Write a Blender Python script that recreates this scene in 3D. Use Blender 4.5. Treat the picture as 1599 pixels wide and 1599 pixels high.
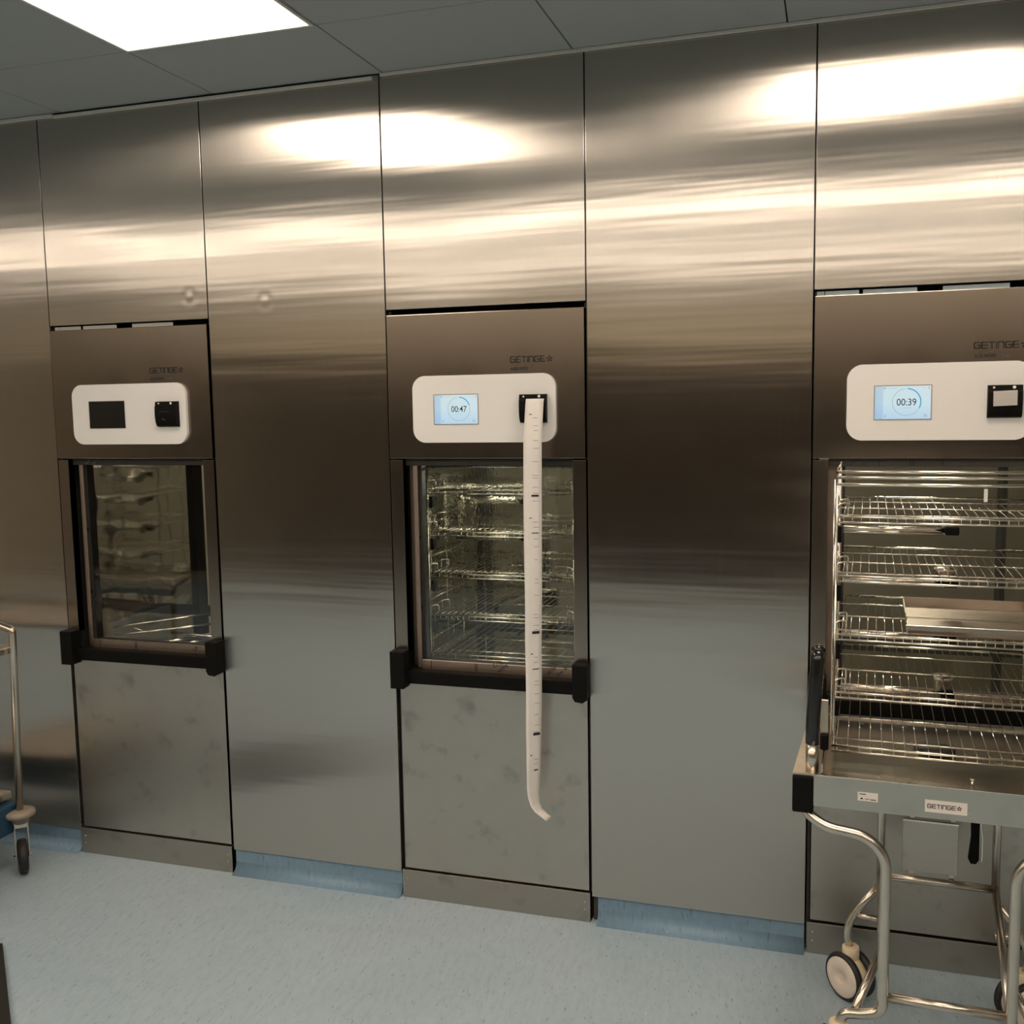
import bpy, bmesh, math, random
from mathutils import Vector, Matrix
random.seed(7)
PI = math.pi
for o in list(bpy.data.objects): bpy.data.objects.remove(o)
scn = bpy.context.scene
col = scn.collection

# ---------------------------------------------------------------- camera
F_PX = 1600.87
YAW, PITCH, ROLL = -0.30642, 0.10580, -0.01702
cam_d = bpy.data.cameras.new('camera'); cam = bpy.data.objects.new('camera', cam_d); col.objects.link(cam)
cam_d.sensor_width = 36.0; cam_d.sensor_fit = 'HORIZONTAL'; cam_d.lens = 36.0 * F_PX / 1599.0
cam_d.shift_x = -0.0003; cam_d.shift_y = 0.0003; cam_d.clip_start = 0.05
_f = Vector((math.sin(YAW)*math.cos(PITCH), math.cos(YAW)*math.cos(PITCH), -math.sin(PITCH)))
_r = Vector((math.cos(YAW), -math.sin(YAW), 0)); _u = _r.cross(_f)
_r2 = _r*math.cos(ROLL) + _u*math.sin(ROLL); _u2 = -_r*math.sin(ROLL) + _u*math.cos(ROLL)
M = Matrix(((_r2.x, _u2.x, -_f.x), (_r2.y, _u2.y, -_f.y), (_r2.z, _u2.z, -_f.z))).to_4x4()
cam.matrix_world = Matrix.Translation((2.671, -3.030, 1.643)) @ M
scn.camera = cam

# ---------------------------------------------------------------- world and exposure
w = bpy.data.worlds.new('world'); scn.world = w; w.use_nodes = True
w.node_tree.nodes['Background'].inputs[0].default_value = (0.5, 0.48, 0.42, 1)
w.node_tree.nodes['Background'].inputs[1].default_value = 0.02
vs = scn.view_settings
vs.view_transform = 'Standard'; vs.look = 'None'; vs.exposure = 0.0; vs.gamma = 1.0; vs.use_curve_mapping = False
LAMP_COL = (1.0, 0.84, 0.68, 1); LAMP_STRENGTH = 12.5      # ceiling panels

# ---------------------------------------------------------------- materials
def mat(name, base=(.5,.5,.5), rough=.5, metal=0., spec=.5, **kw):
    m = bpy.data.materials.new(name); m.use_nodes = True
    b = m.node_tree.nodes['Principled BSDF']
    b.inputs['Base Color'].default_value = (*base, 1)
    b.inputs['Roughness'].default_value = rough
    b.inputs['Metallic'].default_value = metal
    b.inputs['Specular IOR Level'].default_value = spec
    for k, v in kw.items(): b.inputs[k.replace('_', ' ')].default_value = v
    return m, m.node_tree, b
def N(nt, t, **kw):
    n = nt.nodes.new(t)
    for k, v in kw.items(): setattr(n, k, v)
    return n
def L(nt, a, b): nt.links.new(a, b)
def noise(nt, vec, scale, detail=2., rough=.5):
    n = N(nt, 'ShaderNodeTexNoise'); n.inputs['Scale'].default_value = scale
    n.inputs['Detail'].default_value = detail; n.inputs['Roughness'].default_value = rough
    L(nt, vec, n.inputs['Vector']); return n.outputs['Fac']
def mapping(nt, scale, coord='Object', loc=(0,0,0), rot=(0,0,0)):
    tc = N(nt, 'ShaderNodeTexCoord'); mp = N(nt, 'ShaderNodeMapping')
    mp.inputs['Scale'].default_value = scale; mp.inputs['Location'].default_value = loc; mp.inputs['Rotation'].default_value = rot
    L(nt, tc.outputs[coord], mp.inputs['Vector']); return mp.outputs['Vector']
def ramp(nt, fac, stops):
    r = N(nt, 'ShaderNodeValToRGB')
    while len(r.color_ramp.elements) < len(stops): r.color_ramp.elements.new(.5)
    for e, (p, c) in zip(r.color_ramp.elements, stops): e.position = p; e.color = (*c, 1)
    L(nt, fac, r.inputs['Fac']); return r.outputs['Color']
def math_(nt, op, a, b=None):
    n = N(nt, 'ShaderNodeMath', operation=op)
    for i, v in enumerate((a, b)):
        if v is None: continue
        if isinstance(v, (int, float)): n.inputs[i].default_value = v
        else: L(nt, v, n.inputs[i])
    return n.outputs[0]
def bump(nt, b, h, strength=1., dist=1.):
    n = N(nt, 'ShaderNodeBump'); n.inputs['Strength'].default_value = strength; n.inputs['Distance'].default_value = dist
    L(nt, h, n.inputs['Height']); L(nt, n.outputs['Normal'], b.inputs['Normal'])

def tangent_x(nt, b):
    c = N(nt, 'ShaderNodeCombineXYZ'); c.inputs[0].default_value = 1.0
    L(nt, c.outputs[0], b.inputs['Tangent'])

def steel_wall():
    m, nt, b = mat('wall sheet steel', (.52,.490,.450), .24, 1.0)
    b.inputs['Anisotropic'].default_value = 1.0
    tangent_x(nt, b)
    # rolled-sheet waviness, long in x and short in z, plus fine grain
    h1 = noise(nt, mapping(nt, (.40, 1, 6.5)), 1.0, 2.0)
    h2 = noise(nt, mapping(nt, (.8, 1, 19.), loc=(3,0,7)), 1.0, 2.0)
    h3 = noise(nt, mapping(nt, (1.6, 1, .7), loc=(5.3,0,2)), 1.0, 0.0)
    h = math_(nt, 'ADD', math_(nt, 'MULTIPLY', h1, .0011), math_(nt, 'MULTIPLY', h2, .00045))
    h = math_(nt, 'ADD', h, math_(nt, 'MULTIPLY', h3, .012))
    # two faint spot-weld rings
    for (cx, cz) in ((.583, 2.018), (.871, 1.990)):
        d = N(nt, 'ShaderNodeVectorMath', operation='DISTANCE')
        L(nt, mapping(nt, (1, 0, 1)), d.inputs[0]); d.inputs[1].default_value = (cx, 0, cz)
        t = math_(nt, 'MULTIPLY', d.outputs['Value'], 28.0)
        g = math_(nt, 'POWER', 2.718, math_(nt, 'MULTIPLY', math_(nt, 'MULTIPLY', t, t), -1.0))
        g = math_(nt, 'MULTIPLY', g, math_(nt, 'COSINE', math_(nt, 'MULTIPLY', t, 5.0)))
        h = math_(nt, 'ADD', h, math_(nt, 'MULTIPLY', g, .00011))
    bump(nt, b, h)
    g = noise(nt, mapping(nt, (260, 1, 3)), 1.0, 2.0)
    s = noise(nt, mapping(nt, (1, 1, 1)), 5.0, 3.0)
    v = math_(nt, 'ADD', math_(nt, 'MULTIPLY', g, .05), math_(nt, 'MULTIPLY', s, .05))
    L(nt, math_(nt, 'ADD', v, .185), b.inputs['Roughness'])
    return m
def steel_satin(name, base, rough, grain=(4,1,110), blot=.10, aniso=.4):
    m, nt, b = mat(name, base, rough, 1.0)
    b.inputs['Anisotropic'].default_value = aniso; tangent_x(nt, b)
    g = noise(nt, mapping(nt, grain), 1.0, 2.0)
    s = noise(nt, mapping(nt, (1,1,1), loc=(1.7,0,.3)), 10.0, 3.0)
    sm = ramp(nt, s, [(.28, tuple(c*(1-blot*3) for c in base)), (.42, base), (1, tuple(min(1, c*(1+blot)) for c in base))])
    L(nt, sm, b.inputs['Base Color'])
    L(nt, math_(nt, 'ADD', math_(nt, 'MULTIPLY', g, .03), math_(nt, 'ADD', math_(nt, 'MULTIPLY', s, .08), rough-.055)), b.inputs['Roughness'])
    return m
def floor_vinyl(name, base, scale=1.):
    m, nt, b = mat(name, base, .34, 0., .45)
    n1 = noise(nt, streaks(nt, 18, 60, 98), scale, 3.0, .6)
    n2 = noise(nt, streaks(nt, 38, 120, 98, (3,1,0)), scale*1.0, 1.0)
    n3 = noise(nt, mapping(nt, (1,1,1)), 2.2, 3.0)
    n4 = noise(nt, mapping(nt, (1,1,1), loc=(9,4,0)), 110.0, 1.0)
    c1 = ramp(nt, n1, [(.28, tuple(c*.90 for c in base)), (.5, base), (.72, tuple(min(1,c*1.05) for c in base))])
    c2 = ramp(nt, n2, [(.27, (.66,.70,.76)), (.34, (1,1,1)), (1, (1,1,1))])
    c3 = ramp(nt, n3, [(.3, (.93,.95,.95)), (.55, (1,1,1)), (.75, (1.0,.99,.95))])
    c4 = ramp(nt, n4, [(0, (0,0,0)), (.765, (0,0,0)), (.80, (.30,.29,.24))])
    cur = c1
    for cc in (c2, c3):
        mx = N(nt, 'ShaderNodeMix', data_type='RGBA', blend_type='MULTIPLY'); mx.inputs[0].default_value = 1
        L(nt, cur, mx.inputs[6]); L(nt, cc, mx.inputs[7]); cur = mx.outputs[2]
    mx = N(nt, 'ShaderNodeMix', data_type='RGBA', blend_type='ADD'); mx.inputs[0].default_value = 1
    L(nt, cur, mx.inputs[6]); L(nt, c4, mx.inputs[7]); L(nt, mx.outputs[2], b.inputs['Base Color'])
    bump(nt, b, math_(nt, 'MULTIPLY', noise(nt, mapping(nt, (1,1,1)), 60., 2.), .0006))
    L(nt, math_(nt, 'ADD', math_(nt, 'MULTIPLY', n3, .14), .36), b.inputs['Roughness'])
    return m
def emis(name, color, strength):
    m = bpy.data.materials.new(name); m.use_nodes = True; nt = m.node_tree
    for n in list(nt.nodes): nt.nodes.remove(n)
    e = N(nt, 'ShaderNodeEmission'); e.inputs[0].default_value = color; e.inputs[1].default_value = strength
    o = N(nt, 'ShaderNodeOutputMaterial'); L(nt, e.outputs[0], o.inputs[0]); return m
def glass(name, tint, wet=0.):
    m, nt, b = mat(name, tint, .0, 0.)
    b.inputs['Transmission Weight'].default_value = 1.0; b.inputs['IOR'].default_value = 1.47
    if wet:
        n1 = noise(nt, mapping(nt, (34, 1, 7)), 1.0, 3.0, .6)
        n2 = noise(nt, mapping(nt, (1, 1, 1)), 95., 2.)
        sz = ramp(nt, mapping_z(nt), [(.0, (0,0,0)), (.35, (.10,.10,.10)), (1, (1,1,1))])
        h = math_(nt, 'ADD', math_(nt, 'MULTIPLY', n1, .006), math_(nt, 'MULTIPLY', n2, .0012))
        bump(nt, b, math_(nt, 'MULTIPLY', h, math_(nt, 'MULTIPLY', sz, wet)))
    return m
def streaks(nt, along, across, deg, loc=(0,0,0)):
    tc = N(nt, 'ShaderNodeTexCoord'); mp = N(nt, 'ShaderNodeMapping', vector_type='TEXTURE')
    mp.inputs['Scale'].default_value = (1/along, 1/across, 1/25); mp.inputs['Rotation'].default_value = (0,0,math.radians(deg)); mp.inputs['Location'].default_value = loc
    L(nt, tc.outputs['Object'], mp.inputs['Vector']); return mp.outputs['Vector']
def mapping_z(nt):
    tc = N(nt, 'ShaderNodeTexCoord'); s = N(nt, 'ShaderNodeSeparateXYZ'); L(nt, tc.outputs['Generated'], s.inputs[0])
    return s.outputs['Z']
def plain(name, base, rough, metal=0., spec=.5, var=.06, sc=40.):
    m, nt, b = mat(name, base, rough, metal, spec)
    n = noise(nt, mapping(nt, (1,1,1)), sc, 3.)
    L(nt, ramp(nt, n, [(.3, tuple(c*(1-var) for c in base)), (.7, tuple(min(1, c*(1+var)) for c in base))]), b.inputs['Base Color'])
    return m

STEEL = steel_wall()
FASCIA = steel_satin('fascia satin steel', (.30,.26,.22), .25, blot=.015, aniso=.6)
LOWER = steel_satin('lower door steel', (.50,.47,.42), .36, grain=(110,1,4), blot=.10)
KICK = steel_satin('kick plate steel', (.42,.39,.345), .40, blot=.06)
FRAME = plain('door surround steel', (.38,.30,.245), .42, 1.0)
TUBE = plain('satin steel tube', (.62,.56,.48), .27, 1.0, var=.05, sc=25)
WIRE = plain('polished steel wire', (.82,.76,.66), .16, 1.0)
SIDE = plain('bright folded rail steel', (.72,.63,.52), .35, 1.0)
TRAYF = plain('dull tray steel', (.30,.245,.20), .50, 1.0)
TRAYM = steel_satin('trolley tray steel', (.52,.49,.44), .26, grain=(4,1,110), blot=.03)
CHAMB = None
def chamber_steel():
    m, nt, b = mat('chamber mirror steel', (.50,.495,.45), .05, 1.0)
    h = noise(nt, mapping(nt, (2.5,2.5,5)), 1.2, 2.)
    bump(nt, b, math_(nt, 'MULTIPLY', h, .0022))
    return m
CHAMB = chamber_steel()
DARK = plain('dark recess', (.02,.019,.017), .6)
RUBBER = plain('black rubber gasket', (.014,.013,.012), .5)
BLACK = plain('black handle plastic', (.006,.0055,.005), .55, spec=.10)
GRIP = plain('glossy black grip', (.010,.010,.010), .18, spec=.6)
WHITE = plain('white console plastic', (.80,.78,.755), .42, spec=.4, var=.01, sc=5)
PAPER = plain('thermal paper', (.80,.76,.72), .8, spec=.1, var=.015, sc=60)
INK = plain('black lettering ink', (.012,.011,.012), .5)
FAINT = plain('faded grey ink', (.09,.08,.07), .5)
PINK = plain('grey print ink', (.30,.27,.25), .7)
CREAMP = plain('cream caster plastic', (.72,.60,.42), .45)
HUB = plain('pale wheel hub', (.74,.64,.54), .35)
TYRE = plain('black wheel tyre', (.014,.013,.012), .55)
BEIGE = plain('beige bumper plastic', (.30,.25,.20), .5)
BLUEP = plain('blue plastic tub', (.010,.050,.095), .45)
CREAMW = plain('cream painted wall', (.66,.58,.45), .75, spec=.2, var=.02, sc=2)
DARKW = plain('dark steel cladding', (.045,.034,.026), .35, .5, var=.25, sc=2.5)
TILE = plain('ceiling tile', (.40,.43,.43), .9, spec=.1, var=.05, sc=320)
TBAR = plain('white ceiling trim', (.66,.66,.62), .5, var=.02)
STICK = plain('white sticker', (.78,.72,.66), .5, var=.01)
LEAK = plain('pale blue light leak', (.55,.68,.74), .5)  # leaking light put into the colour of the slot strips
BACKC = plain('rear structure', (.06,.055,.05), .7)
FLOOR = floor_vinyl('blue speckled vinyl floor', (.365,.455,.52))
BASE = floor_vinyl('blue vinyl base', (.20,.31,.41), 1.)
GLASS = glass('clear green tinted glass', (.955,.985,.97))
WETG = glass('wet green tinted glass', (.93,.98,.96), wet=.42)
REARG = glass('misted rear glass', (.47,.50,.46), wet=.9)
LAMP = emis('lamp diffuser', LAMP_COL, LAMP_STRENGTH)
def screen_mat():
    m = bpy.data.materials.new('lit blue display'); m.use_nodes = True; nt = m.node_tree
    for n in list(nt.nodes): nt.nodes.remove(n)
    tc = N(nt, 'ShaderNodeTexCoord'); s = N(nt, 'ShaderNodeSeparateXYZ'); L(nt, tc.outputs['Generated'], s.inputs[0])
    a = ramp(nt, s.outputs['X'], [(0,(.44,.60,.74)), (.13,(.47,.63,.76)), (.17,(.60,.76,.81)), (1,(.62,.76,.81))])
    c = ramp(nt, s.outputs['Z'], [(0,(.80,.88,1.0)), (.5,(1,1,1)), (1,(1.04,1.0,.95))])
    mx = N(nt, 'ShaderNodeMix', data_type='RGBA', blend_type='MULTIPLY'); mx.inputs[0].default_value = 1
    L(nt, a, mx.inputs[6]); L(nt, c, mx.inputs[7])
    e = N(nt, 'ShaderNodeEmission'); e.inputs[1].default_value = .98; L(nt, mx.outputs[2], e.inputs[0])
    o = N(nt, 'ShaderNodeOutputMaterial'); L(nt, e.outputs[0], o.inputs[0]); return m
SCREEN = screen_mat()
OFFSCR = plain('unlit display', (.010,.009,.008), .25)
DIGIT = plain('dark grey digits', (.06,.10,.14), .6)
ARC = emis('blue progress arc', (.05,.36,.68,1), 1.0)
RING = emis('grey progress ring', (.30,.42,.50,1), 1.0)
FAINTS = emis('faint display marks', (.38,.54,.64,1), 1.0)
LED = plain('white button', (.9,.86,.8), .3)

# ---------------------------------------------------------------- helpers
class MB:
    def __init__(s): s.bm = bmesh.new()
    def box(s, x0, x1, y0, y1, z0, z1, bev=0., seg=1):
        v = [s.bm.verts.new(p) for p in ((x0,y0,z0),(x1,y0,z0),(x1,y1,z0),(x0,y1,z0),(x0,y0,z1),(x1,y0,z1),(x1,y1,z1),(x0,y1,z1))]
        fs = [s.bm.faces.new([v[i] for i in q]) for q in ((0,3,2,1),(4,5,6,7),(0,1,5,4),(1,2,6,5),(2,3,7,6),(3,0,4,7))]
        if bev:
            es = list({e for f in fs for e in f.edges})
            bmesh.ops.bevel(s.bm, geom=es, offset=bev, segments=seg, affect='EDGES', profile=.5)
        return s
    def tube(s, pts, r, n=10, closed=False, cap=True, r2=None):
        pts = [Vector(p) for p in pts]; m = len(pts); rings = []
        t = [((pts[(i+1) % m] if closed or i < m-1 else pts[i]) - (pts[i-1] if closed or i > 0 else pts[i])).normalized() for i in range(m)]
        u = t[0].orthogonal().normalized()
        for i in range(m):
            u = (u - t[i]*u.dot(t[i])); u = u.normalized() if u.length > 1e-6 else t[i].orthogonal().normalized()
            w_ = t[i].cross(u)
            rr = r if r2 is None else r + (r2-r)*i/(m-1)
            rings.append([s.bm.verts.new(pts[i] + rr*(math.cos(2*PI*k/n)*u + math.sin(2*PI*k/n)*w_)) for k in range(n)])
        for i in range(m if closed else m-1):
            a, b_ = rings[i], rings[(i+1) % m]
            for k in range(n):
                f = s.bm.faces.new((a[k], a[(k+1) % n], b_[(k+1) % n], b_[k])); f.smooth = True
        if cap and not closed:
            s.bm.faces.new(rings[0][::-1]); s.bm.faces.new(rings[-1])
        return s
    def lathe(s, prof, mtx, n=28):
        # prof: list of (radius, height) along local z, transformed by mtx
        rings = []
        for (r, h) in prof:
            rings.append([s.bm.verts.new(mtx @ Vector((r*math.cos(2*PI*k/n), r*math.sin(2*PI*k/n), h))) for k in range(n)])
        for a, b_ in zip(rings, rings[1:]):
            for k in range(n):
                f = s.bm.faces.new((a[k], a[(k+1) % n], b_[(k+1) % n], b_[k])); f.smooth = True
        s.bm.faces.new(rings[0][::-1]); s.bm.faces.new(rings[-1])
        return s
    def prism(s, poly, y0, y1, bev=0.):
        # poly in (x,z), extruded along y, y0 is the front
        a = [s.bm.verts.new((x, y0, z)) for x, z in poly]; b_ = [s.bm.verts.new((x, y1, z)) for x, z in poly]
        f = s.bm.faces.new(a); s.bm.faces.new(b_[::-1]); n = len(poly)
        for i in range(n): s.bm.faces.new((a[i], b_[i], b_[(i+1) % n], a[(i+1) % n]))
        if bev: bmesh.ops.bevel(s.bm, geom=list(f.edges), offset=bev, segments=3, affect='EDGES', profile=.5)
        return s
    def build(s, name, m, parent=None, shift=(0,0,0), kind=None, label=None):
        bmesh.ops.recalc_face_normals(s.bm, faces=s.bm.faces)
        me = bpy.data.meshes.new(name)
        if any(shift): bmesh.ops.translate(s.bm, verts=s.bm.verts, vec=Vector(shift))
        s.bm.to_mesh(me); s.bm.free(); me.materials.append(m)
        o = bpy.data.objects.new(name, me); col.objects.link(o)
        if parent is not None: o.parent = parent
        if kind: o['kind'] = kind
        if label: o['label'] = label
        return o
def fillet(pts, rad, n=6):
    pts = [Vector(p) for p in pts]; out = [pts[0]]
    rads = rad if isinstance(rad, (list, tuple)) else [rad]*(len(pts)-2)
    for i in range(1, len(pts)-1):
        a, b_, c = pts[i-1], pts[i], pts[i+1]
        r = min(rads[i-1], (a-b_).length*.49, (c-b_).length*.49)
        p, q = b_+(a-b_).normalized()*r, b_+(c-b_).normalized()*r
        for k in range(n+1):
            t = k/n; out.append(p*(1-t)**2 + b_*2*t*(1-t) + q*t*t)
    out.append(pts[-1]); return out
def rrect(x0, x1, z0, z1, r, n=10):
    out = []
    for cx, cz, a0 in ((x1-r, z0+r, -90), (x1-r, z1-r, 0), (x0+r, z1-r, 90), (x0+r, z0+r, 180)):
        for k in range(n+1):
            a = math.radians(a0+90*k/n); out.append((cx+r*math.cos(a), cz+r*math.sin(a)))
    return out
def thing(name, label, cat, loc=(0,0,0), rotz=0, group=None):
    o = bpy.data.objects.new(name, None); col.objects.link(o); o.empty_display_size = .1
    o.location = loc; o.rotation_euler = (0,0,rotz); o['label'] = label; o['category'] = cat
    if group: o['group'] = group
    return o
def tag(o, label, cat, group=None):
    o['label'] = label; o['category'] = cat
    if group: o['group'] = group
    return o
def copy_tree(o, parent=None):
    c = o.copy(); col.objects.link(c); c.parent = parent
    if parent is not None: c.matrix_parent_inverse = o.matrix_parent_inverse.copy()
    for ch in list(o.children): copy_tree(ch, c)
    return c
def text(name, body, size, x, y, z, m, parent, align='LEFT', xs=1., th=.0003, bold=0., rot=0., flip=False):
    cu = bpy.data.curves.new(name, 'FONT'); cu.body = body; cu.size = size; cu.extrude = th; cu.offset = bold; cu.align_x = align
    t = bpy.data.objects.new(name, cu); col.objects.link(t)
    dg = bpy.context.evaluated_depsgraph_get()
    me = bpy.data.meshes.new_from_object(t.evaluated_get(dg))
    bpy.data.objects.remove(t)
    me.transform(Matrix.Translation((x, y, z)) @ Matrix.Rotation(PI/2, 4, 'X') @ Matrix.Rotation(rot, 4, 'Z') @ Matrix.Diagonal((xs, 1, 1, 1)))
    me.materials.clear(); me.materials.append(m)
    o = bpy.data.objects.new(name, me); col.objects.link(o); o.parent = parent
    return o
def wordmark(mb, x, z, h, y, th=.0005, star=True):
    """wide squared lettering G E T I n G E and a five-petal star; h = letter height"""
    s_ = h*.20; W = h*.86
    G = [[(1,1),(.12,1),(0,.85),(0,.15),(.12,0),(1,0),(1,.5),(.5,.5)]]
    E_ = [[(1,1),(.12,1),(0,.85),(0,.15),(.12,0),(1,0)], [(0,.5),(.9,.5)]]
    T = [[(0,1),(1,1)], [(.5,1),(.5,0)]]
    I = [[(0,0),(0,1)]]
    Nn = [[(0,0),(0,1),(.85,1),(1,.85),(1,0)]]
    cx = x
    for L_, wf in ((G,1),(E_,1),(T,.95),(I,0),(Nn,.95),(G,1),(E_,1)):
        ww = W*wf
        for pl in L_:
            for (ax, az), (bx, bz) in zip(pl, pl[1:]):
                p = Vector((cx+ax*ww, z+az*h)); q = Vector((cx+bx*ww, z+bz*h)); d = (q-p).normalized(); n_ = Vector((-d.y, d.x))*s_*.5
                p -= d*s_*.4; q += d*s_*.4
                mb.prism([tuple(p-n_), tuple(q-n_), tuple(q+n_), tuple(p+n_)], y, y+th)
        cx += ww + h*.30
    if star:
        c = Vector((cx + h*.62, z + h*.5))
        for k in range(5):
            a = math.radians(18 + 72*k); d = Vector((math.cos(a), math.sin(a))); n_ = Vector((-d.y, d.x))
            poly = [c+d*h*.06, c+d*h*.36-n_*h*.17, c+d*h*.62-n_*h*.13, c+d*h*.60+n_*h*.16, c+d*h*.28+n_*h*.12]
            mb.prism([tuple(p) for p in poly], y, y+th)
    return cx

# ================================================================ SETTING
H = 2.665
XL, XR, YB = -4.6, 7.4, -5.3
MB().box(XL, XR, YB, 4.0, -.05, 0).build('floor', FLOOR, kind='structure')
MB().box(XL-.1, XR+.1, YB-.1, 4.1, H+.03, H+.10).build('ceiling', BACKC, kind='structure')
ceil = bpy.data.objects['ceiling']
# ceiling tiles: 0.6 m grid, first row cut narrow along the steel wall
P = .605; X0 = .107
lights = {(1,1), (4,1)} | {(i, j) for i in (-5, -3, -1, 1, 3, 5, 7) for j in (4, 7)}
def tile_mesh(w_, d_):
    mb = MB(); mb.box(0, w_, -d_, 0, 0, .012, .0012); return mb
tm = {}
for j in range(0, 9):
    ya = 0. if j == 0 else -.432-P*(j-1); yb = -.432-P*j
    for i in range(-8, 13):
        xa = X0+P*i
        if xa+P < XL or xa > XR: continue
        if (i, j) in lights: continue
        key = j == 0
        if key not in tm:
            t = tile_mesh(P-.004, (.432 if key else P)-.004).build('ceiling_tile', TILE, ceil); tm[key] = t
        else:
            t = tm[key].copy(); col.objects.link(t); t.parent = ceil
        t.location = (xa+.002, ya-.002, H)
# grid bars behind the joints
g = MB()
for i in range(-8, 14): g.box(X0+P*i-.012, X0+P*i+.012, YB, 0, H+.013, H+.018)
for j in range(0, 9): g.box(XL, XR, -.432-P*j-.012, -.432-P*j+.012, H+.0131, H+.0181)
g.build('grid_bars', DARK, ceil)
# edge angle where ceiling meets steel
MB().box(-3, .075, -.012, -.002, H-.014, H-.002, .001).build('trim_1', TBAR, kind='structure')
MB().box(.078, 1.283, -.012, -.002, H-.018, H-.008, .001).build('trim_2', TBAR, kind='structure')
MB().box(1.31, 4.6, -.012, -.002, H-.010, H-.001, .001).build('trim_3', TBAR, kind='structure')

lamp0 = None
for (i, j) in sorted(lights):
    lx, ly = X0+P*i, -.432-P*(j-1)
    if lamp0 is None:
        lamp0 = thing('ceiling_light', 'x', 'light', (lx+P/2, ly-P/2, H))
        a = P/2-.004; b_ = a-.010
        f = MB()
        for q in ((-a,a,-a,-b_),(-a,a,b_,a),(-a,-b_,-b_,b_),(b_,a,-b_,b_)): f.box(q[0],q[1],q[2],q[3], -.004, .012, .001)
        f.build('frame', TBAR, lamp0)
        MB().box(-b_, b_, -b_, b_, .0, .008).build('diffuser', LAMP, lamp0)
        r = lamp0
    else:
        r = copy_tree(lamp0); r.location = (lx+P/2, ly-P/2, H)
    if (i, j) == (1, 1): r['label'] = 'bright square ceiling light panel at top left above the first two washers'
    else:
        rw = {1: 'nearest', 4: 'second from', 7: 'third from'}[j]; cw = {-5: 'first', -3: 'second', -1: 'third', 1: 'fourth', 3: 'fifth', 4: 'last', 5: 'sixth', 7: 'seventh'}[i]
        r['label'] = f'{cw} light panel from the left in the ceiling row {rw} the steel wall'
        r['group'] = 'ceiling lights outside the frame'

W = .65
WX = (0.0, 1.302, 2.606)          # left edges of the three washers
FX = ((-4.6, 0.0), (.652, 1.302), (1.954, 2.606), (3.258, 3.908))
wb = MB()
for a, b_ in FX: wb.box(a+.004, b_-.004, .016, .74, 0.0, H)
wb.box(3.90, XR, .016, .74, 0, H)
for x in WX: wb.box(x-.01, x+W+.012, .03, .74, 1.955, H)
wall = wb.build('wall_back', BACKC, kind='structure')
def panel(x0, x1, z0, z1):
    MB().box(x0+.0018, x1-.0018, 0, .015, z0, z1, .0012, 2).build('steel_panel', STEEL, wall)
cuts = [-4.6, -3.9, -3.25, -2.6, -1.95, -1.30, -.65, 0.0]
for a, b_ in zip(cuts, cuts[1:]): panel(a, b_, .084, H-.002)
for a, b_ in FX[1:]: panel(a, b_, .084, H-.002)
for x in WX: panel(x, x+W+.002, 1.944, H-.002)
for a in (3.908, 4.56, 5.21, 5.86, 6.51): panel(a, a+.65, .084, H-.002)
# coved vinyl base under the filler panels
bb = MB()
for a, b_ in ((-4.6, -.004), (.655, 1.298), (1.973, 2.603), (3.26, 7.4)):
    prof = [(.006, .088), (.0, .088)] + [(-.035+.035*math.cos(t), .036-.035*math.sin(t)) for t in [PI/2*k/6 for k in range(7)]] + [(-.036, .0), (.006, .0)]
    va = [bb.bm.verts.new((a, y+.010, z)) for y, z in prof]; vb = [bb.bm.verts.new((b_, y+.010, z)) for y, z in prof]
    n = len(prof); bb.bm.faces.new(va); bb.bm.faces.new(vb[::-1])
    for k in range(n):
        f = bb.bm.faces.new((va[k], va[(k+1) % n], vb[(k+1) % n], vb[k])); f.smooth = 1 < k < 9
bb.build('baseboard_back', BASE, kind='structure')

# the rest of the room, seen in the steel
MB().box(XL, XR, YB-.1, YB, 0, H+.03).build('wall_front', CREAMW, kind='structure')
wf = bpy.data.objects['wall_front']
for k in range(13):
    xa = -4.4+.9*k
    MB().box(xa+.004, xa+.896, YB, YB+.05, .10, 2.07, .003).build('steel_panel', DARKW, wf)
MB().box(XL-.1, XL, YB, 4.0, 0, H+.03).build('wall_left', CREAMW, kind='structure')
MB().box(XR, XR+.1, YB, 4.0, 0, H+.03).build('wall_right', CREAMW, kind='structure')
# clean side room behind the washers, seen through the glass
MB().box(XL, XR, 3.4, 3.5, 0, H+.03).build('wall_rear', CREAMW, kind='structure')

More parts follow.
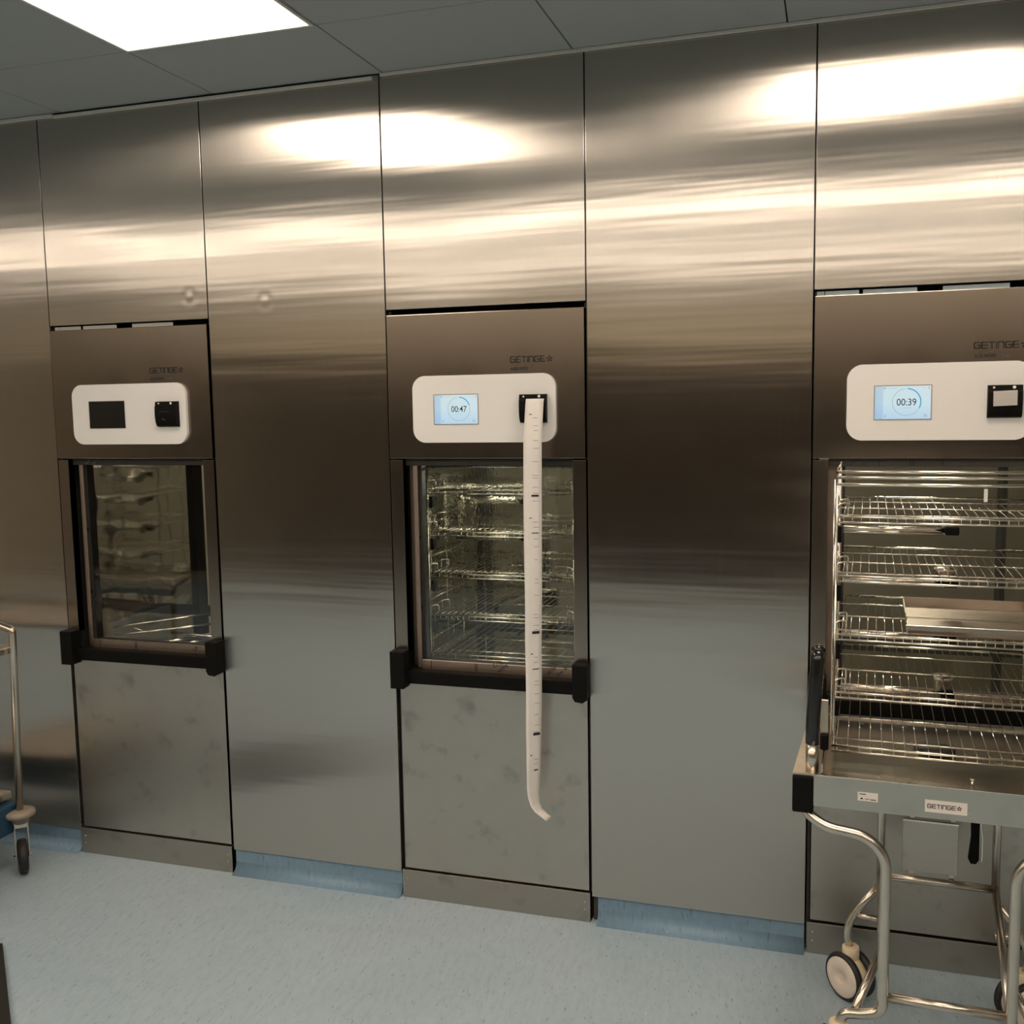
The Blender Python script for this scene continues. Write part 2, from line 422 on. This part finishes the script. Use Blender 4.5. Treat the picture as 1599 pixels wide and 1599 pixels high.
# ================================================================ WASHERS
def build_washer(x0, state, label):
    t = thing('washer_disinfector', label, 'washer', (x0, 0, 0))
    # carcass: side sheets, top and the plinth behind the lower panel
    c = MB()
    c.box(.002, .010, .02, .735, .0, 1.94); c.box(.642, .650, .02, .735, .0, 1.94)
    c.box(.010, .642, .04, .735, 1.50, 1.90); c.box(.010, .642, .03, .735, .01, .765)
    c.build('carcass', BACKC, t)
    # wash chamber, open at both ends
    cx0, cx1, cz0, cz1, cy0, cy1 = .062, .600, .778, 1.478, .075, .72
    ch = MB()
    ch.box(cx0-.01, cx0, cy0, cy1, cz0, cz1); ch.box(cx1, cx1+.01, cy0, cy1, cz0, cz1)
    ch.box(cx0-.01, cx1+.01, cy0, cy1, cz0-.01, cz0); ch.box(cx0-.01, cx1+.01, cy0, cy1, cz1, cz1+.01)
    ch.build('wash_chamber', CHAMB, t)
    # front surround: pale steel frame with the rubber edge
    fr = MB()
    fr.box(.068, .084, .024, .034, .785, 1.455, .001)
    fr.build('door_surround', FRAME, t)
    st_ = MB(); st_.box(.084, .604, .022, .032, .780, .812, .001); st_.build('lower_strip', FRAME, t)
    hd = MB(); hd.box(.046, .606, .020, .034, 1.449, 1.472, .001); hd.build('header_strip', DARK if state != 'open' else BACKC, t)
    MB().box(.046, .069, .050, .055, .785, 1.455).build('side_return', FRAME, t)
    gk = MB(); gk.box(.078, .092, .034, .075, .81, 1.452); gk.box(.600, .608, .034, .075, .81, 1.452); gk.box(.078, .608, .034, .075, 1.450, 1.478); gk.box(.078, .608, .034, .075, .778, .808)
    gk.build('gasket', RUBBER, t)
    # marks on the strip: tick lines and stencilled text fragments
    mk = MB()
    for x in (.115, .268, .274): mk.box(x, x+.0022, .0212, .0218, .783, .810)
    for x in (.18, .262, .270, .345): mk.box(x, x+.003, .0192, .0198, 1.451, 1.468)
    mk.build('tick_marks', INK, t, kind='stuff')
    if state != 'off':
        text('stencil_text', ',CO)', .020, .328, .0215, .797, INK, t, rot=math.radians(25))
        text('stencil_text', 'adding', .016, .348, .0214, .784, INK, t, rot=math.radians(38))
        text('stencil_text', 'cal So', .016, .512, .0215, .786, INK, t, rot=math.radians(40))
        text('stencil_text', 'ther &', .016, .545, .0214, .784, INK, t, rot=math.radians(40))
    else:
        text('stencil_text', 'SA', .020, .52, .0215, .785, INK, t, rot=math.radians(50))
    text('stencil_text', 'ical S', .016, .105, .0195, 1.450, FAINT if state == 'off' else INK, t, rot=math.radians(38))
    text('stencil_text', 'cal Co.', .015, .135, .0195, 1.449, FAINT if state == 'off' else INK, t, rot=math.radians(38))
    # hinge knobs at the left of the window
    for z in (1.215, .985):
        MB().lathe([(.010,0),(.013,.004),(.013,.010),(.008,.014)], Matrix.Translation((.0835, .040, z)) @ Matrix.Rotation(-PI/2, 4, 'Y') @ Matrix.Translation((0,0,-.002)), 20).build('hinge_knob', BLACK, t)
    if state != 'open':
        G_ = MB(); G_.box(.090, .604, .036, .044, .810, 1.450)
        G_.build('door_glass', WETG if state == 'wet' else GLASS, t)
    # rear door: frame and glass on the clean side
    rf = MB()
    rf.box(.052, .098, .722, .735, .76, 1.48); rf.box(.585, .610, .722, .735, .76, 1.48)
    rf.box(.098, .585, .722, .735, 1.45, 1.48); rf.box(.098, .585, .722, .735, .76, .80)
    rf.build('rear_door_frame', RUBBER, t)
    R_ = MB(); R_.box(.098, .585, .7245, .7305, .80, 1.45)
    R_.build('rear_door_glass', GLASS if state == 'off' else REARG, t)
    # stiles, fascia, lower panel, kick plate
    MB().box(.0035, .046, -.003, .030, .842, 1.4685, .0012, 2).build('door_stile', FASCIA, t)
    MB().box(.606, .648, -.003, .030, .842, 1.4685, .0012, 2).build('door_stile', FASCIA, t)
    MB().box(.0035, .6465, -.006, .028, 1.4735, 1.926, .0018, 2).build('fascia', FASCIA, t)
    MB().box(.014, .6455, -.001, .025, .102, .738, .0012, 2).build('lower_panel', LOWER, t)
    k = MB().box(.0045, .6495, -.007, .020, .0, .096, .0012, 2).build('kick_plate', KICK, t)
    for sx in (.022, .632):
        for sz in (.040, .066):
            MB().lathe([(.0035,0),(.0035,.0012),(.002,.002)], Matrix.Translation((sx,-.007,sz)) @ Matrix.Rotation(PI/2,4,'X'), 12).build('screw', TUBE, k)
    # pale strips standing in for light leaking through the slot above the fascia
    if state != 'wet':
        for a, b_ in ((.008,.028),(.03,.12),(.13,.27),(.335,.50)): MB().box(a, b_, .016, .018, 1.928, 1.9395).build('light_leak_strip', LEAK if state == 'open' else TBAR, t)
    # handle: bar under the window with two end blocks
    h = MB()
    h.box(.010, .640, -.020, .020, .740, .783, .003, 2)
    h.prism([(.000,.728), (.046,.728), (.050,.735), (.050,.850), (.000,.850)], -.050, .0, .003)
    h.prism([(.608,.740), (.616,.727), (.640,.724), (.654,.734), (.654,.842), (.608,.842)], -.050, .0, .003)
    h.build('handle', BLACK, t)
    # console
    cs = MB().prism(rrect(.092, .559, 1.524, 1.733, .042, 12), -.018, -.006, .004).build('console', WHITE, t)
    sf = MB()
    for q in ((.163,.312,1.6725,1.675),(.163,.312,1.580,1.5825),(.163,.1655,1.5825,1.6725),(.3095,.312,1.5825,1.6725)): sf.box(q[0],q[1],-.0192,-.016,q[2],q[3])
    sf.build('screen_bezel', PINK if state != 'off' else RUBBER, cs)
    sc_ = MB().box(.1655, .3095, -.0186, -.017, 1.5825, 1.6725).build('screen', OFFSCR if state == 'off' else SCREEN, cs)
    if state != 'off':
        CX, CZ, R = .2475, 1.6285, .0365
        text('screen_digits', {'wet': '00:47', 'open': '00:39'}[state], .0265, CX, -.0190, CZ-.009, DIGIT, cs, 'CENTER', .88, .0001, bold=.0002)
        def arc(mb, a0, a1, r, wd, y):
            n = max(4, int(abs(a1-a0)/5)); P_ = []
            for i in range(n+1):
                a = math.radians(90-(a0+(a1-a0)*i/n)); P_.append((math.cos(a), math.sin(a)))
            for p, q in zip(P_, P_[1:]):
                mb.prism([(CX+p[0]*(r-wd/2), CZ+p[1]*(r-wd/2)), (CX+p[0]*(r+wd/2), CZ+p[1]*(r+wd/2)), (CX+q[0]*(r+wd/2), CZ+q[1]*(r+wd/2)), (CX+q[0]*(r-wd/2), CZ+q[1]*(r-wd/2))], y, y+.0002)
            return mb
        arc(MB(), 0, 353, R, .0012, -.0189).build('progress_ring', RING, cs)
        arc(MB(), 4, {'wet': 70, 'open': 116}[state], R, .0030, -.0191).build('progress_arc', ARC, cs)
        text('screen_text', 'P1', .0072, .188, -.0190, 1.6640, DIGIT, cs, th=.0001)
        fs = MB(); fs.box(.200,.222,-.0189,-.0187,1.6655,1.6665); fs.box(.290,.298,-.0189,-.0187,1.6655,1.6665); fs.box(.236,.260,-.0189,-.0187,1.6120,1.6130)
        fs.prism(rrect(.190,.196,1.588,1.594,.002,3), -.0189, -.0187); fs.prism(rrect(.292,.300,1.588,1.595,.002,3), -.0189, -.0187)
        fs.build('screen_icons', FAINTS, cs, kind='stuff')
        text('screen_text', 'i', .0080, .303, -.0190, 1.6640, DIGIT, cs, th=.0001, bold=.0002)
    # printer: black cover, bulged forward in side view
    pr = MB(); prof = [(-.018,1.583),(-.030,1.586),(-.037,1.600),(-.040,1.622),(-.039,1.650),(-.036,1.6565),(-.034,1.669),(-.018,1.670)]
    va = [pr.bm.verts.new((.449, y, z)) for y, z in prof]; vb = [pr.bm.verts.new((.533, y, z)) for y, z in prof]
    pr.bm.faces.new(va); pr.bm.faces.new(vb[::-1])
    for i in range(len(prof)): pr.bm.faces.new((va[i], va[(i+1) % 8], vb[(i+1) % 8], vb[i]))
    pr.build('printer', BLACK, cs)
    for lx, rr in ((.463, .0028), (.512, .0042)):
        MB().lathe([(rr,0),(rr,.0012),(rr*.6,.0018)], Matrix.Translation((lx,-.0345,1.6632)) @ Matrix.Rotation(PI/2,4,'X'), 16).build('button', LED, cs)
    # slot line, release notch
    MB().box(.468, .506, -.0415, -.0385, 1.6345, 1.6355).build('printer_slot', FAINT, cs)
    if state == 'off': MB().tube([(.480,-.041,1.612),(.484,-.0415,1.608),(.492,-.041,1.608)], .0012, 6).build('printer_latch', FAINT, cs)
    if state == 'open':
        pp = MB(); ys = [(1.6535,-.0400),(1.648,-.0425),(1.630,-.0440),(1.614,-.0450)]
        for s_ in (0,1):
            pass
        rows = [[pp.bm.verts.new((x, y, z + (.002 if x > .5 else 0))) for x in (.461, .519)] for z, y in ys]
        for a, b_ in zip(rows, rows[1:]): pp.bm.faces.new((a[0], a[1], b_[1], b_[0]))
        bmesh.ops.solidify(pp.bm, geom=pp.bm.faces[:], thickness=.0004)
        pp.build('paper_tab', PAPER, cs)
    # lettering on the fascia
    wm = MB(); wordmark(wm, .415, 1.7685, .0158, -.0066)
    wm.build('wordmark', INK, t)
    text('model_text', 'AQUADIS', .0125, .415, -.0063, 1.744, INK, t, bold=.0004, th=.0002)
    text('model_text', '| 56', .0125, .482, -.0063, 1.744, FAINT, t, th=.0002)
    return t

wl = build_washer(WX[0], 'off', 'left washer-disinfector with a dark screen and an empty see-through chamber')
wc = build_washer(WX[1], 'wet', 'middle washer-disinfector, screen at 00:47, wet glass over a loaded rack')
wr = build_washer(WX[2], 'open', 'right washer-disinfector, screen at 00:39, doorway open behind the loaded trolley')
for o in (wl, wc, wr): o['group'] = 'washer-disinfectors set in the steel wall'

# chamber lamps (tubular lamps at the chamber ceiling of the two running machines)
def chamber_lamp(parent, x, power):
    ld = bpy.data.lights.new('chamber_lamp_light', 'AREA'); ld.shape = 'RECTANGLE'; ld.size = .22; ld.size_y = .03; ld.energy = power; ld.color = (1,.95,.72)
    lo = bpy.data.objects.new('chamber_lamp_light', ld); col.objects.link(lo); lo.parent = parent; lo.location = (x, .36, 1.466)
    MB().box(x-.12, x+.12, .34, .38, 1.4685, 1.4775, .003).build('chamber_lamp', TBAR, parent)
chamber_lamp(wc, .30, 4.2)
chamber_lamp(wr, .25, 4.0)

# empty chamber of the left washer: rack rails and loading bridge
for q, rr in (([(.10,.12,.835),(.53,.60,.850)], .0035), ([(.13,.09,.812),(.56,.46,.825)], .0045), ([(.14,.155,.836),(.205,.155,.818)], .003),
              ([(.33,.15,.822),(.55,.13,.818)], .005), ([(.30,.085,.790),(.44,.26,.792)], .010), ([(.38,.085,.790),(.52,.26,.792)], .005), ([(.40,.50,.845),(.53,.50,.84)], .004)):
    MB().tube(q, rr, 8).build('chamber_rail', WIRE, wl)

# ================================================================ WASH RACKS (wire)
def build_rack(loc, rotz, label, cat='rack', tray=False):
    """local: x 0..Wd, y 0..D (front at 0), z absolute minus loc.z"""
    t = thing('wash_rack', label, cat, loc, rotz, 'wire wash racks')
    Wd, D = .497, .56
    # outer frame
    fr = MB()
    top = .692
    for z, y in ((top, .008), (top-.013, .0), (top-.030, .0)):
        fr.tube([(0,y,z),(Wd,y,z)], .0042, 8)
    fr.tube([(0,D,top),(Wd,D,top)], .004, 8)
    for x in (0, Wd):
        fr.tube(fillet([(x,0,top-.03),(x,0,.0),(x,D,.0),(x,D,top),(x,0,top)], .02, 4), .0030, 8)
        fr.tube([(x+(-.006 if x == 0 else .006), .03, .03),(x+(-.006 if x == 0 else .006), .03, top-.02)], .0028, 6)
        for y in (.16, .32, .46): fr.tube([(x,y,0),(x,y,top)], .0024, 6)
        for z in (.06, .2, .35, .49, .62): fr.tube([(x,0,z),(x,D,z)], .0022, 6)
    fr.build('frame', WIRE, t)
    # grid levels
    def level(name, z, x0, x1, y0, y1, nw, double):
        g = MB()
        g.tube([(x0,y0,z),(x1,y0,z)], .0034, 8)
        if double: g.tube([(x0,y0-.001,z-.013),(x1,y0-.001,z-.013)], .0028, 8)
        for f in (.12, .45, .78): g.tube([(x0,y0+(y1-y0)*f,z-.002),(x1,y0+(y1-y0)*f,z-.002)], .0024, 6)
        g.tube([(x0,y1,z),(x1,y1,z)], .0034, 8)
        for k in range(nw):
            x = x0+.012+(x1-x0-.024)*k/(nw-1)
            g.tube([(x,y0-.002,z-(.013 if double else 0)),(x,y0,z+.0025),(x,y1,z+.0025)], .00125, 5)
        if name == 'shelf':
            for xx, sg in ((x0, 1), (x1, -1)):
                for yy in (y0, y0+.10):
                    g.tube(fillet([(xx,yy,z-.012),(xx-.000,yy,z+.032),(xx+sg*.022,yy+.012,z+.034),(xx+sg*.022,yy+.012,z)], .006, 3), .0024, 6)
            g.tube([(x0,y0,z+.030),(x0,y0+.10,z+.030)], .0022, 6); g.tube([(x1,y0,z+.030),(x1,y0+.10,z+.030)], .0022, 6)
        return g.build(name, WIRE, t)
    zs = (.583, .438, .293, .147)
    for z in zs: level('shelf', z, .004, Wd-.004, .0, D-.03, 24, True)
    level('bottom_grid', .012, -.004, Wd+.004, -.004, D, 19, True)
    # spray arms: round pipe from the left side, black cap at the end, hub in the middle
    for z in (.530, .395, .250, .105):
        a = MB(); a.tube([(.012,.22,z),(.262,.22,z)], .0075, 10); a.tube([(.012,.24,z-.012),(.25,.24,z-.012)], .004, 8)
        arm = a.build('spray_arm', WIRE, t)
        MB().box(.258, .292, .205, .238, z-.012, z+.010, .004, 2).build('end_cap', BLACK, arm)
        h = MB().lathe([(.012,-.02),(.022,-.012),(.022,.012),(.030,.016),(.030,.024),(.010,.028)], Matrix.Translation((.268,.30,z)), 20).build('hub', TUBE, arm)
    # black guide blocks down the left rear edge
    for z in (.553, .408, .262, .117): MB().box(.000, .012, .012, .045, z-.035, z+.005, .002).build('guide_block', BLACK, t)
    return t
rackR = build_rack((2.676, -.43, .772), math.radians(-1.6), 'wire wash rack on the right trolley, with a metal tray on a shelf')
MB().box(.325, .333, -.003, -.001, .625, .655).build('tag', STICK, rackR)
rackC = copy_tree(rackR); rackC.location = (1.302+.082, .112, .802); rackC.rotation_euler = (0,0,0)
rackC['label'] = 'wire wash rack inside the middle washer behind wet glass'
for ch in rackC.children:
    if ch.name.startswith('tag'): bpy.data.objects.remove(ch)
rackC.scale = (1, 1, .965)

# steel tray lying on the third shelf of the right rack
ty = thing('instrument_tray', 'shallow steel tray on the third shelf of the right rack', 'tray', (2.845, -.42, 1.0705), math.radians(-1.6))
b = MB(); b.box(0, .30, 0, .36, 0, .002)
b.build('base', TRAYF, ty)
r_ = MB()
for q in ((-.003,.0,0,.36),(.30,.303,0,.36),(-.003,.303,.36,.363)): r_.box(q[0],q[1],q[2],q[3],0,.026)
r_.box(-.006, .306, -.004, .0, .012, .024, .001)
r_.build('rim', TUBE, ty)

# ================================================================ LOADING TROLLEY (right)
def caster_twin(parent, x, y, axis_deg, stem_top, name='caster'):
    """twin-wheel caster; wheel radius .0625; axis direction measured from +x"""
    Rz = Matrix.Translation((x, y, .0655)) @ Matrix.Rotation(math.radians(axis_deg), 4, 'Z')
    c = MB()
    # cream body: hood between the wheels + stem socket
    mt = Rz @ Matrix.Rotation(PI/2, 4, 'Y')
    c.lathe([(.050,-.012),(.056,-.010),(.056,.010),(.050,.012)], mt, 28)
    c.lathe([(.023,.030),(.023,.080),(.020,.083)], Rz @ Matrix.Translation((0,.0,0)), 20)
    body = c.build(name, CREAMP, parent)
    for sg in (-1, 1):
        ww = MB().lathe([(.050,sg*.014),(.0625,sg*.017),(.0655,sg*.024),(.0625,sg*.031),(.056,sg*.033)], mt, 36).build('tyre', TYRE, body)
        MB().lathe([(.0545,sg*.020),(.0545,sg*.0335),(.050,sg*.036),(.018,sg*.0365),(.016,sg*.034),(.004,sg*.034)], mt, 36).build('wheel_hub', HUB, body)
    return body
def build_trolley(loc, rotz, label, group):
    t = thing('loading_trolley', label, 'trolley', loc, rotz, group)
    def T(mb, pts, r=.0125, rad=.05, n=12): mb.tube(fillet(pts, rad, 6) if rad else pts, r, n); return mb
    # local origin: (2.945, -.25) world; x right, y back
    for s in (-1, 1):
        a = MB()
        T(a, [(s*.334,-.300,.690),(s*.322,-.305,.652),(s*.275,-.325,.626),(s*.180,-.338,.620),(s*.138,-.338,.575),(s*.138,-.338,.190),(s*.190,-.336,.175),(s*.226,-.334,.172),(s*.236,-.334,.135)], .0128, [.03,.035,.05,.045,.025,.03,.02], 14)
        a.build('front_leg', TUBE, t)
        a = MB()
        T(a, [(s*.142,.05,.730),(s*.142,.05,.352)], .0105, 0, 12)
        T(a, [(s*.142,.05,.357),(s*.138,-.325,.215)], .0105, 0, 12)
        T(a, [(s*.142,.050,.325),(s*.205,.050,.240),(s*.226,.040,.195),(s*.218,.036,.140)], .0105, [.03,.03], 12)
        T(a, [(s*.210,.050,.232),(s*.140,.03,.235)], .009, 0, 10)
        T(a, [(s*.200,-.325,.178),(s*.140,-.16,.250)], .0105, 0, 12)
        a.build('rear_leg', TUBE, t)
        caster_twin(t, s*.214, .034, 46 if s < 0 else -60, 0)
        caster_twin(t, s*.236, -.334, 20 if s < 0 else -20, 0)
    MB().tube([(-.130,-.335,.228),(.130,-.335,.228)], .0115, 12).build('front_crossbar', TUBE, t)
    MB().tube([(-.142,.050,.352),(.142,.050,.352)], .0105, 12).build('rear_crossbar', TUBE, t)
    # tray: deep pan with a folded front rail
    p = MB()
    p.box(-.300, .300, -.322, .190, .735, .739)                 # floor
    p.box(-.300, .300, -.3245, -.322, .675, .750)               # front rail
    p.box(-.300, .300, -.322, -.295, .6745, .677)
    p.box(-.300, .300, .190, .193, .70, .745)
    for s in (-1, 1):
        p.box(min(s*.300, s*.303), max(s*.300, s*.303), -.322, .190, .675, .754)
        p.box(min(s*.283, s*.286), max(s*.283, s*.286), -.315, .190, .739, .775)
    p.build('tray', TRAYM, t)
    MB().box(-.3005, .3005, -.3265, -.3215, .7495, .7525, .0008).build('front_lip', WIRE, t)
    for s in (-1, 1):
        o_ = MB().prism([(s*.303,-.320),(s*.352,-.320),(s*.336,.190),(s*.303,.190)], .746, .751).build('side_rail', SIDE, t)
        for v in o_.data.vertices: v.co = (v.co.x, v.co.z, v.co.y)
        x0, x1 = sorted((s*.303, s*.352))
        MB().box(x0, x1, -.328, -.265, .655, .7465, .005, 2).build('corner_block', BLACK, t)
        # push grip on a steel socket
        x = s*.308
        MB().tube([(x,-.300,.750),(x,-.300,.822)], .0155, 16).build('grip_socket', TUBE, t)
        g = MB(); pts = [(x,-.300,.820),(x+.0,-.300,.88),(x-s*.008,-.296,1.00),(x-s*.010,-.290,1.045)]
        g.tube(fillet(pts, .04, 4), .0165, 16)
        gm = Matrix.Translation(pts[-1]); g.lathe([(.0165,-.004),(.0155,.007),(.011,.013),(.003,.016)], gm, 16)
        g.build('push_grip', GRIP, t)
        # guide post with rubber foot inside the rail
        MB().box(min(s*.276,s*.294), max(s*.276,s*.294), -.200, -.192, .815, .90, .001).build('guide_post', SIDE, t)
        MB().box(min(s*.274,s*.294), max(s*.274,s*.294), -.210, -.185, .775, .815, .003).build('guide_foot', BLACK, t)
    # rubber stop, locating pin, foot latch, docking plate
    MB().lathe([(.050,0),(.050,.006),(.038,.010)], Matrix.Translation((-.020,-.03,.739)), 28).build('drain_grommet', RUBBER, t)
    MB().tube([(.045,-.300,.739),(.045,-.300,.768)], .0035, 10).lathe([(.0065,0),(.0065,.004)], Matrix.Translation((.045,-.300,.767)), 12).build('locating_pin', TUBE, t)
    la = MB(); la.prism([(.070,.70),(.096,.70),(.098,.44),(.091,.428),(.078,.428),(.072,.44),(.078,.50)], .020, .036, .002)
    la.build('foot_latch', BLACK, t)
    MB().tube([(.102,.022,.70),(.100,.022,.53),(.105,.022,.50),(.105,.022,.44),(.099,.022,.43)], .0022, 6).build('latch_wire', WIRE, t)
    dp = MB(); dp.box(-.088, .050, .052, .058, .375, .514, .001)
    pl = dp.build('docking_plate', LOWER, t)
    MB().box(-.088, .050, .050, .060, .514, .518).build('edge', WIRE, pl)
    for xx in (-.07, .03): MB().box(xx, xx+.012, .058, .063, .36, .737).build('plate_bracket', TUBE, t)
    # stickers on the front rail
    y = -.3252
    s1 = MB().box(-.203, -.158, y, y+.0006, .700, .721).build('sticker', STICK, t)
    m_ = MB(); m_.box(-.199,-.185,y-.0003,y,.7155,.7175); m_.prism([(-.198,.704),(-.190,.704),(-.194,.709)], y-.0003, y); m_.box(-.187,-.177,y-.0003,y,.7045,.706); m_.box(-.175,-.162,y-.0003,y,.7035,.7055)
    m_.build('print', INK, s1, kind='stuff')
    s2 = MB().box(-.056, .034, y, y+.0006, .690, .719).build('sticker', STICK, t)
    m_ = MB(); wordmark(m_, -.050, .7005, .0086, y-.0003, .0003); m_.build('print', INK, s2)
    return t
trol = build_trolley((2.945, -.25, 0), math.radians(-1.6), 'tubular steel loading trolley docked at the right washer under its rack', 'loading trolleys')

# ================================================================ PAPER STRIP hanging from the middle printer
L_ = [(1.6558,1.7748,1.8313),(1.6450,1.7746,1.8312),(1.5272,1.7732,1.8294),(1.3526,1.7724,1.8255),(1.2153,1.7722,1.8229),(1.0569,1.7737,1.8206),(.9167,1.7725,1.8166),(.8030,1.7729,1.8159),(.7465,1.7728,1.8151),(.6545,1.7713,1.8117),(.58,1.7712,1.8095),(.5105,1.7719,1.8065),(.455,1.772,1.803),(.4270,1.7745,1.8001),(.3974,1.784,1.8027),(.3795,1.7983,1.8108),(.3560,1.8333,1.8395)]
pb = MB(); rows = []
for i, (z, a, b_) in enumerate(L_):
    wd = b_-a; tw = math.sqrt(max(0, .0565**2-wd*wd))*.8
    yf = -.068 if i > 1 else (-.0405, -.046)[i]
    rows.append([pb.bm.verts.new((a+wd*k/4, yf - tw*.5 + tw*k/4 - (.002*math.sin(PI*k/4)), z + (0 if i < 14 else -.004*k/4))) for k in range(5)])
for a, b_ in zip(rows, rows[1:]):
    for k in range(4):
        f = pb.bm.faces.new((a[k], a[k+1], b_[k+1], b_[k])); f.smooth = True
bmesh.ops.subdivide_edges(pb.bm, edges=[e for e in pb.bm.edges if abs(e.verts[0].co.z-e.verts[1].co.z) > .01], cuts=3)
bmesh.ops.solidify(pb.bm, geom=pb.bm.faces[:], thickness=.00025)
ORG = (1.800, -.068, 1.655)
ps = thing('paper_strip', 'long white printer paper strip hanging down from the middle washer', 'paper', ORG)
pb.build('paper', PAPER, ps, shift=(-ORG[0], -ORG[1], -ORG[2]))
def strip_at(z):
    for (z0,a0,b0), (z1,a1,b1) in zip(L_, L_[1:]):
        if z1 <= z <= z0:
            f = (z0-z)/(z0-z1); return a0+(a1-a0)*f, b0+(b1-b0)*f
pk = MB(); pf = MB()
def mark(mb, z, u0, u1, hh):
    a, b_ = strip_at(z); wd = b_-a; tw = math.sqrt(max(0, .0565**2-wd*wd))*.8
    P_ = []
    for u in (u0, u1):
        P_.append((a+wd*u, -.068-tw*.5+tw*u-.0035))
    (xa, ya), (xb, yb) = P_
    v = [mb.bm.verts.new(p) for p in ((xa,ya,z),(xb,yb,z),(xb,yb,z+hh),(xa,ya,z+hh))]
    mb.bm.faces.new(v)
def zpx(y): return 1.6558 - (y-623)*(1.6558-.5105)/(1200-623) if y < 690 else .5105+(1200-y)*(1.5272-.5105)/(1200-690)
for y, u0, u1, hh in ((647,.33,.48,.0025),(773,.45,.85,.006),(806,.32,.48,.0022),(829,.45,.85,.0025),(985,.45,.9,.0085),(1041,.45,.85,.003),(1146,.5,.95,.008),(1178,.3,.42,.003),(1203,.55,.85,.004),(1017,.35,.48,.003)):
    mark(pk, zpx(y), u0, u1, hh)
for y in (652,671,686,741,745,759,768,812,820,838,900,906,955,960,972,979,1022,1030,1060,1066,1113,1130,1141,1185,1192,664,700,720,780,850,870,925,1080,1095):
    mark(pf, zpx(y), .5+random.random()*.1, .8+random.random()*.1, .0014)
pk.build('print', INK, ps, kind='stuff', shift=(-ORG[0], -ORG[1], -ORG[2]))
pf.build('faint_print', PINK, ps, kind='stuff', shift=(-ORG[0], -ORG[1], -ORG[2]))

# ================================================================ LEFT TROLLEY (mostly outside the frame)
t = thing('utility_trolley', 'tubular steel trolley at the left edge with a bumper disc caster', 'trolley', (-.34, -.42, 0))
for yy in (.22, -.22):
    hp = MB(); hp.tube(fillet([(.252,yy,.225),(.275,yy,.865),(.275,yy,.885),(.20,yy,.905),(-.20,yy,.905),(-.275,yy,.885),(-.275,yy,.865),(-.252,yy,.225)], .05, 6), .0125, 14)
    hp.build('end_hoop', TUBE, t)
sh = MB(); sh.box(-.265, .262, -.24, .24, .800, .825, .004, 2); sh.build('top_shelf', TUBE, t)
sh = MB(); sh.box(-.225, .205, -.24, .24, .262, .290, .004, 2); sh.build('bottom_shelf', TUBE, t)
for sx in (.252, -.252):
    for sy in (.22, -.22):
        MB().lathe([(.028,-.03),(.034,-.008),(.050,-.005),(.053,.004),(.050,.013),(.030,.017)], Matrix.Translation((sx,sy,.215)), 28).build('bumper_disc', BEIGE, t)
        cm = Matrix.Translation((sx, sy, 0)) @ Matrix.Rotation(math.radians(47), 4, 'Z')
        k = MB(); k.box(-.024, -.019, -.022, .022, .060, .19, .001); k.box(.019, .024, -.022, .022, .060, .19, .001); k.box(-.024, .024, -.022, .022, .170, .188, .001)
        k.tube([(-.03,-.01,.064),(.03,-.01,.064)], .006, 8)
        k.bm.transform(cm); kk = k.build('caster_fork', TUBE, t)
        MB().lathe([(.050,-.016),(.060,-.013),(.062,0),(.060,.013),(.050,.016)], cm @ Matrix.Translation((0,-.01,.0625)) @ Matrix.Rotation(PI/2,4,'Y'), 28).build('wheel', TYRE, kk)
MB().box(-.235, .238, -.2, .235, .150, .256, .012, 3).build('lower_tub', BLUEP, t, label='dark blue plastic tub')

# dark rubber mat whose corner shows at the lower left
mt_ = MB(); mt_.prism([(0,0),(-.55,.0),(-.55,.5),(-.02,.5)], 0, .012)
mo = mt_.build('rubber_mat', RUBBER)
for v in mo.data.vertices:
    x, y, z = v.co; v.co = (x, z, .012-y)
mo.location = (.600, -.985, .0); mo.rotation_euler = (0, 0, math.radians(44))
tag(mo, 'black rubber mat corner at the lower left edge on the floor', 'mat')

# ================================================================ CLEAN SIDE ROOM seen through the left washer
for k, (lx, ly) in enumerate(((X0+P*1.5, 1.7), (X0+P*4.5, 1.7), (X0-P*2.5, 2.3))):  # unseen panels added so this room shows bright enough through the glass
    lc = copy_tree(lamp0); lc.location = (lx, ly, H); lc['label'] = 'unseen ceiling light added to brighten the room behind the washers, ' + ('middle one', 'right one', 'left one')[k]; lc['group'] = 'added lights of the room behind'
t2 = copy_tree(trol); t2.location = (.98, 1.50, 0); t2.rotation_euler = (0,0,math.radians(170)); t2['label'] = 'loading trolley in the far room, seen through the left washer'
r2 = copy_tree(rackR); r2.location = (1.22, 1.72, .772); r2.rotation_euler = (0,0,math.radians(170)); r2['label'] = 'wire rack on the far-room trolley, seen through the left washer'
for ch in r2.children:
    if ch.name.startswith('tag'): bpy.data.objects.remove(ch)
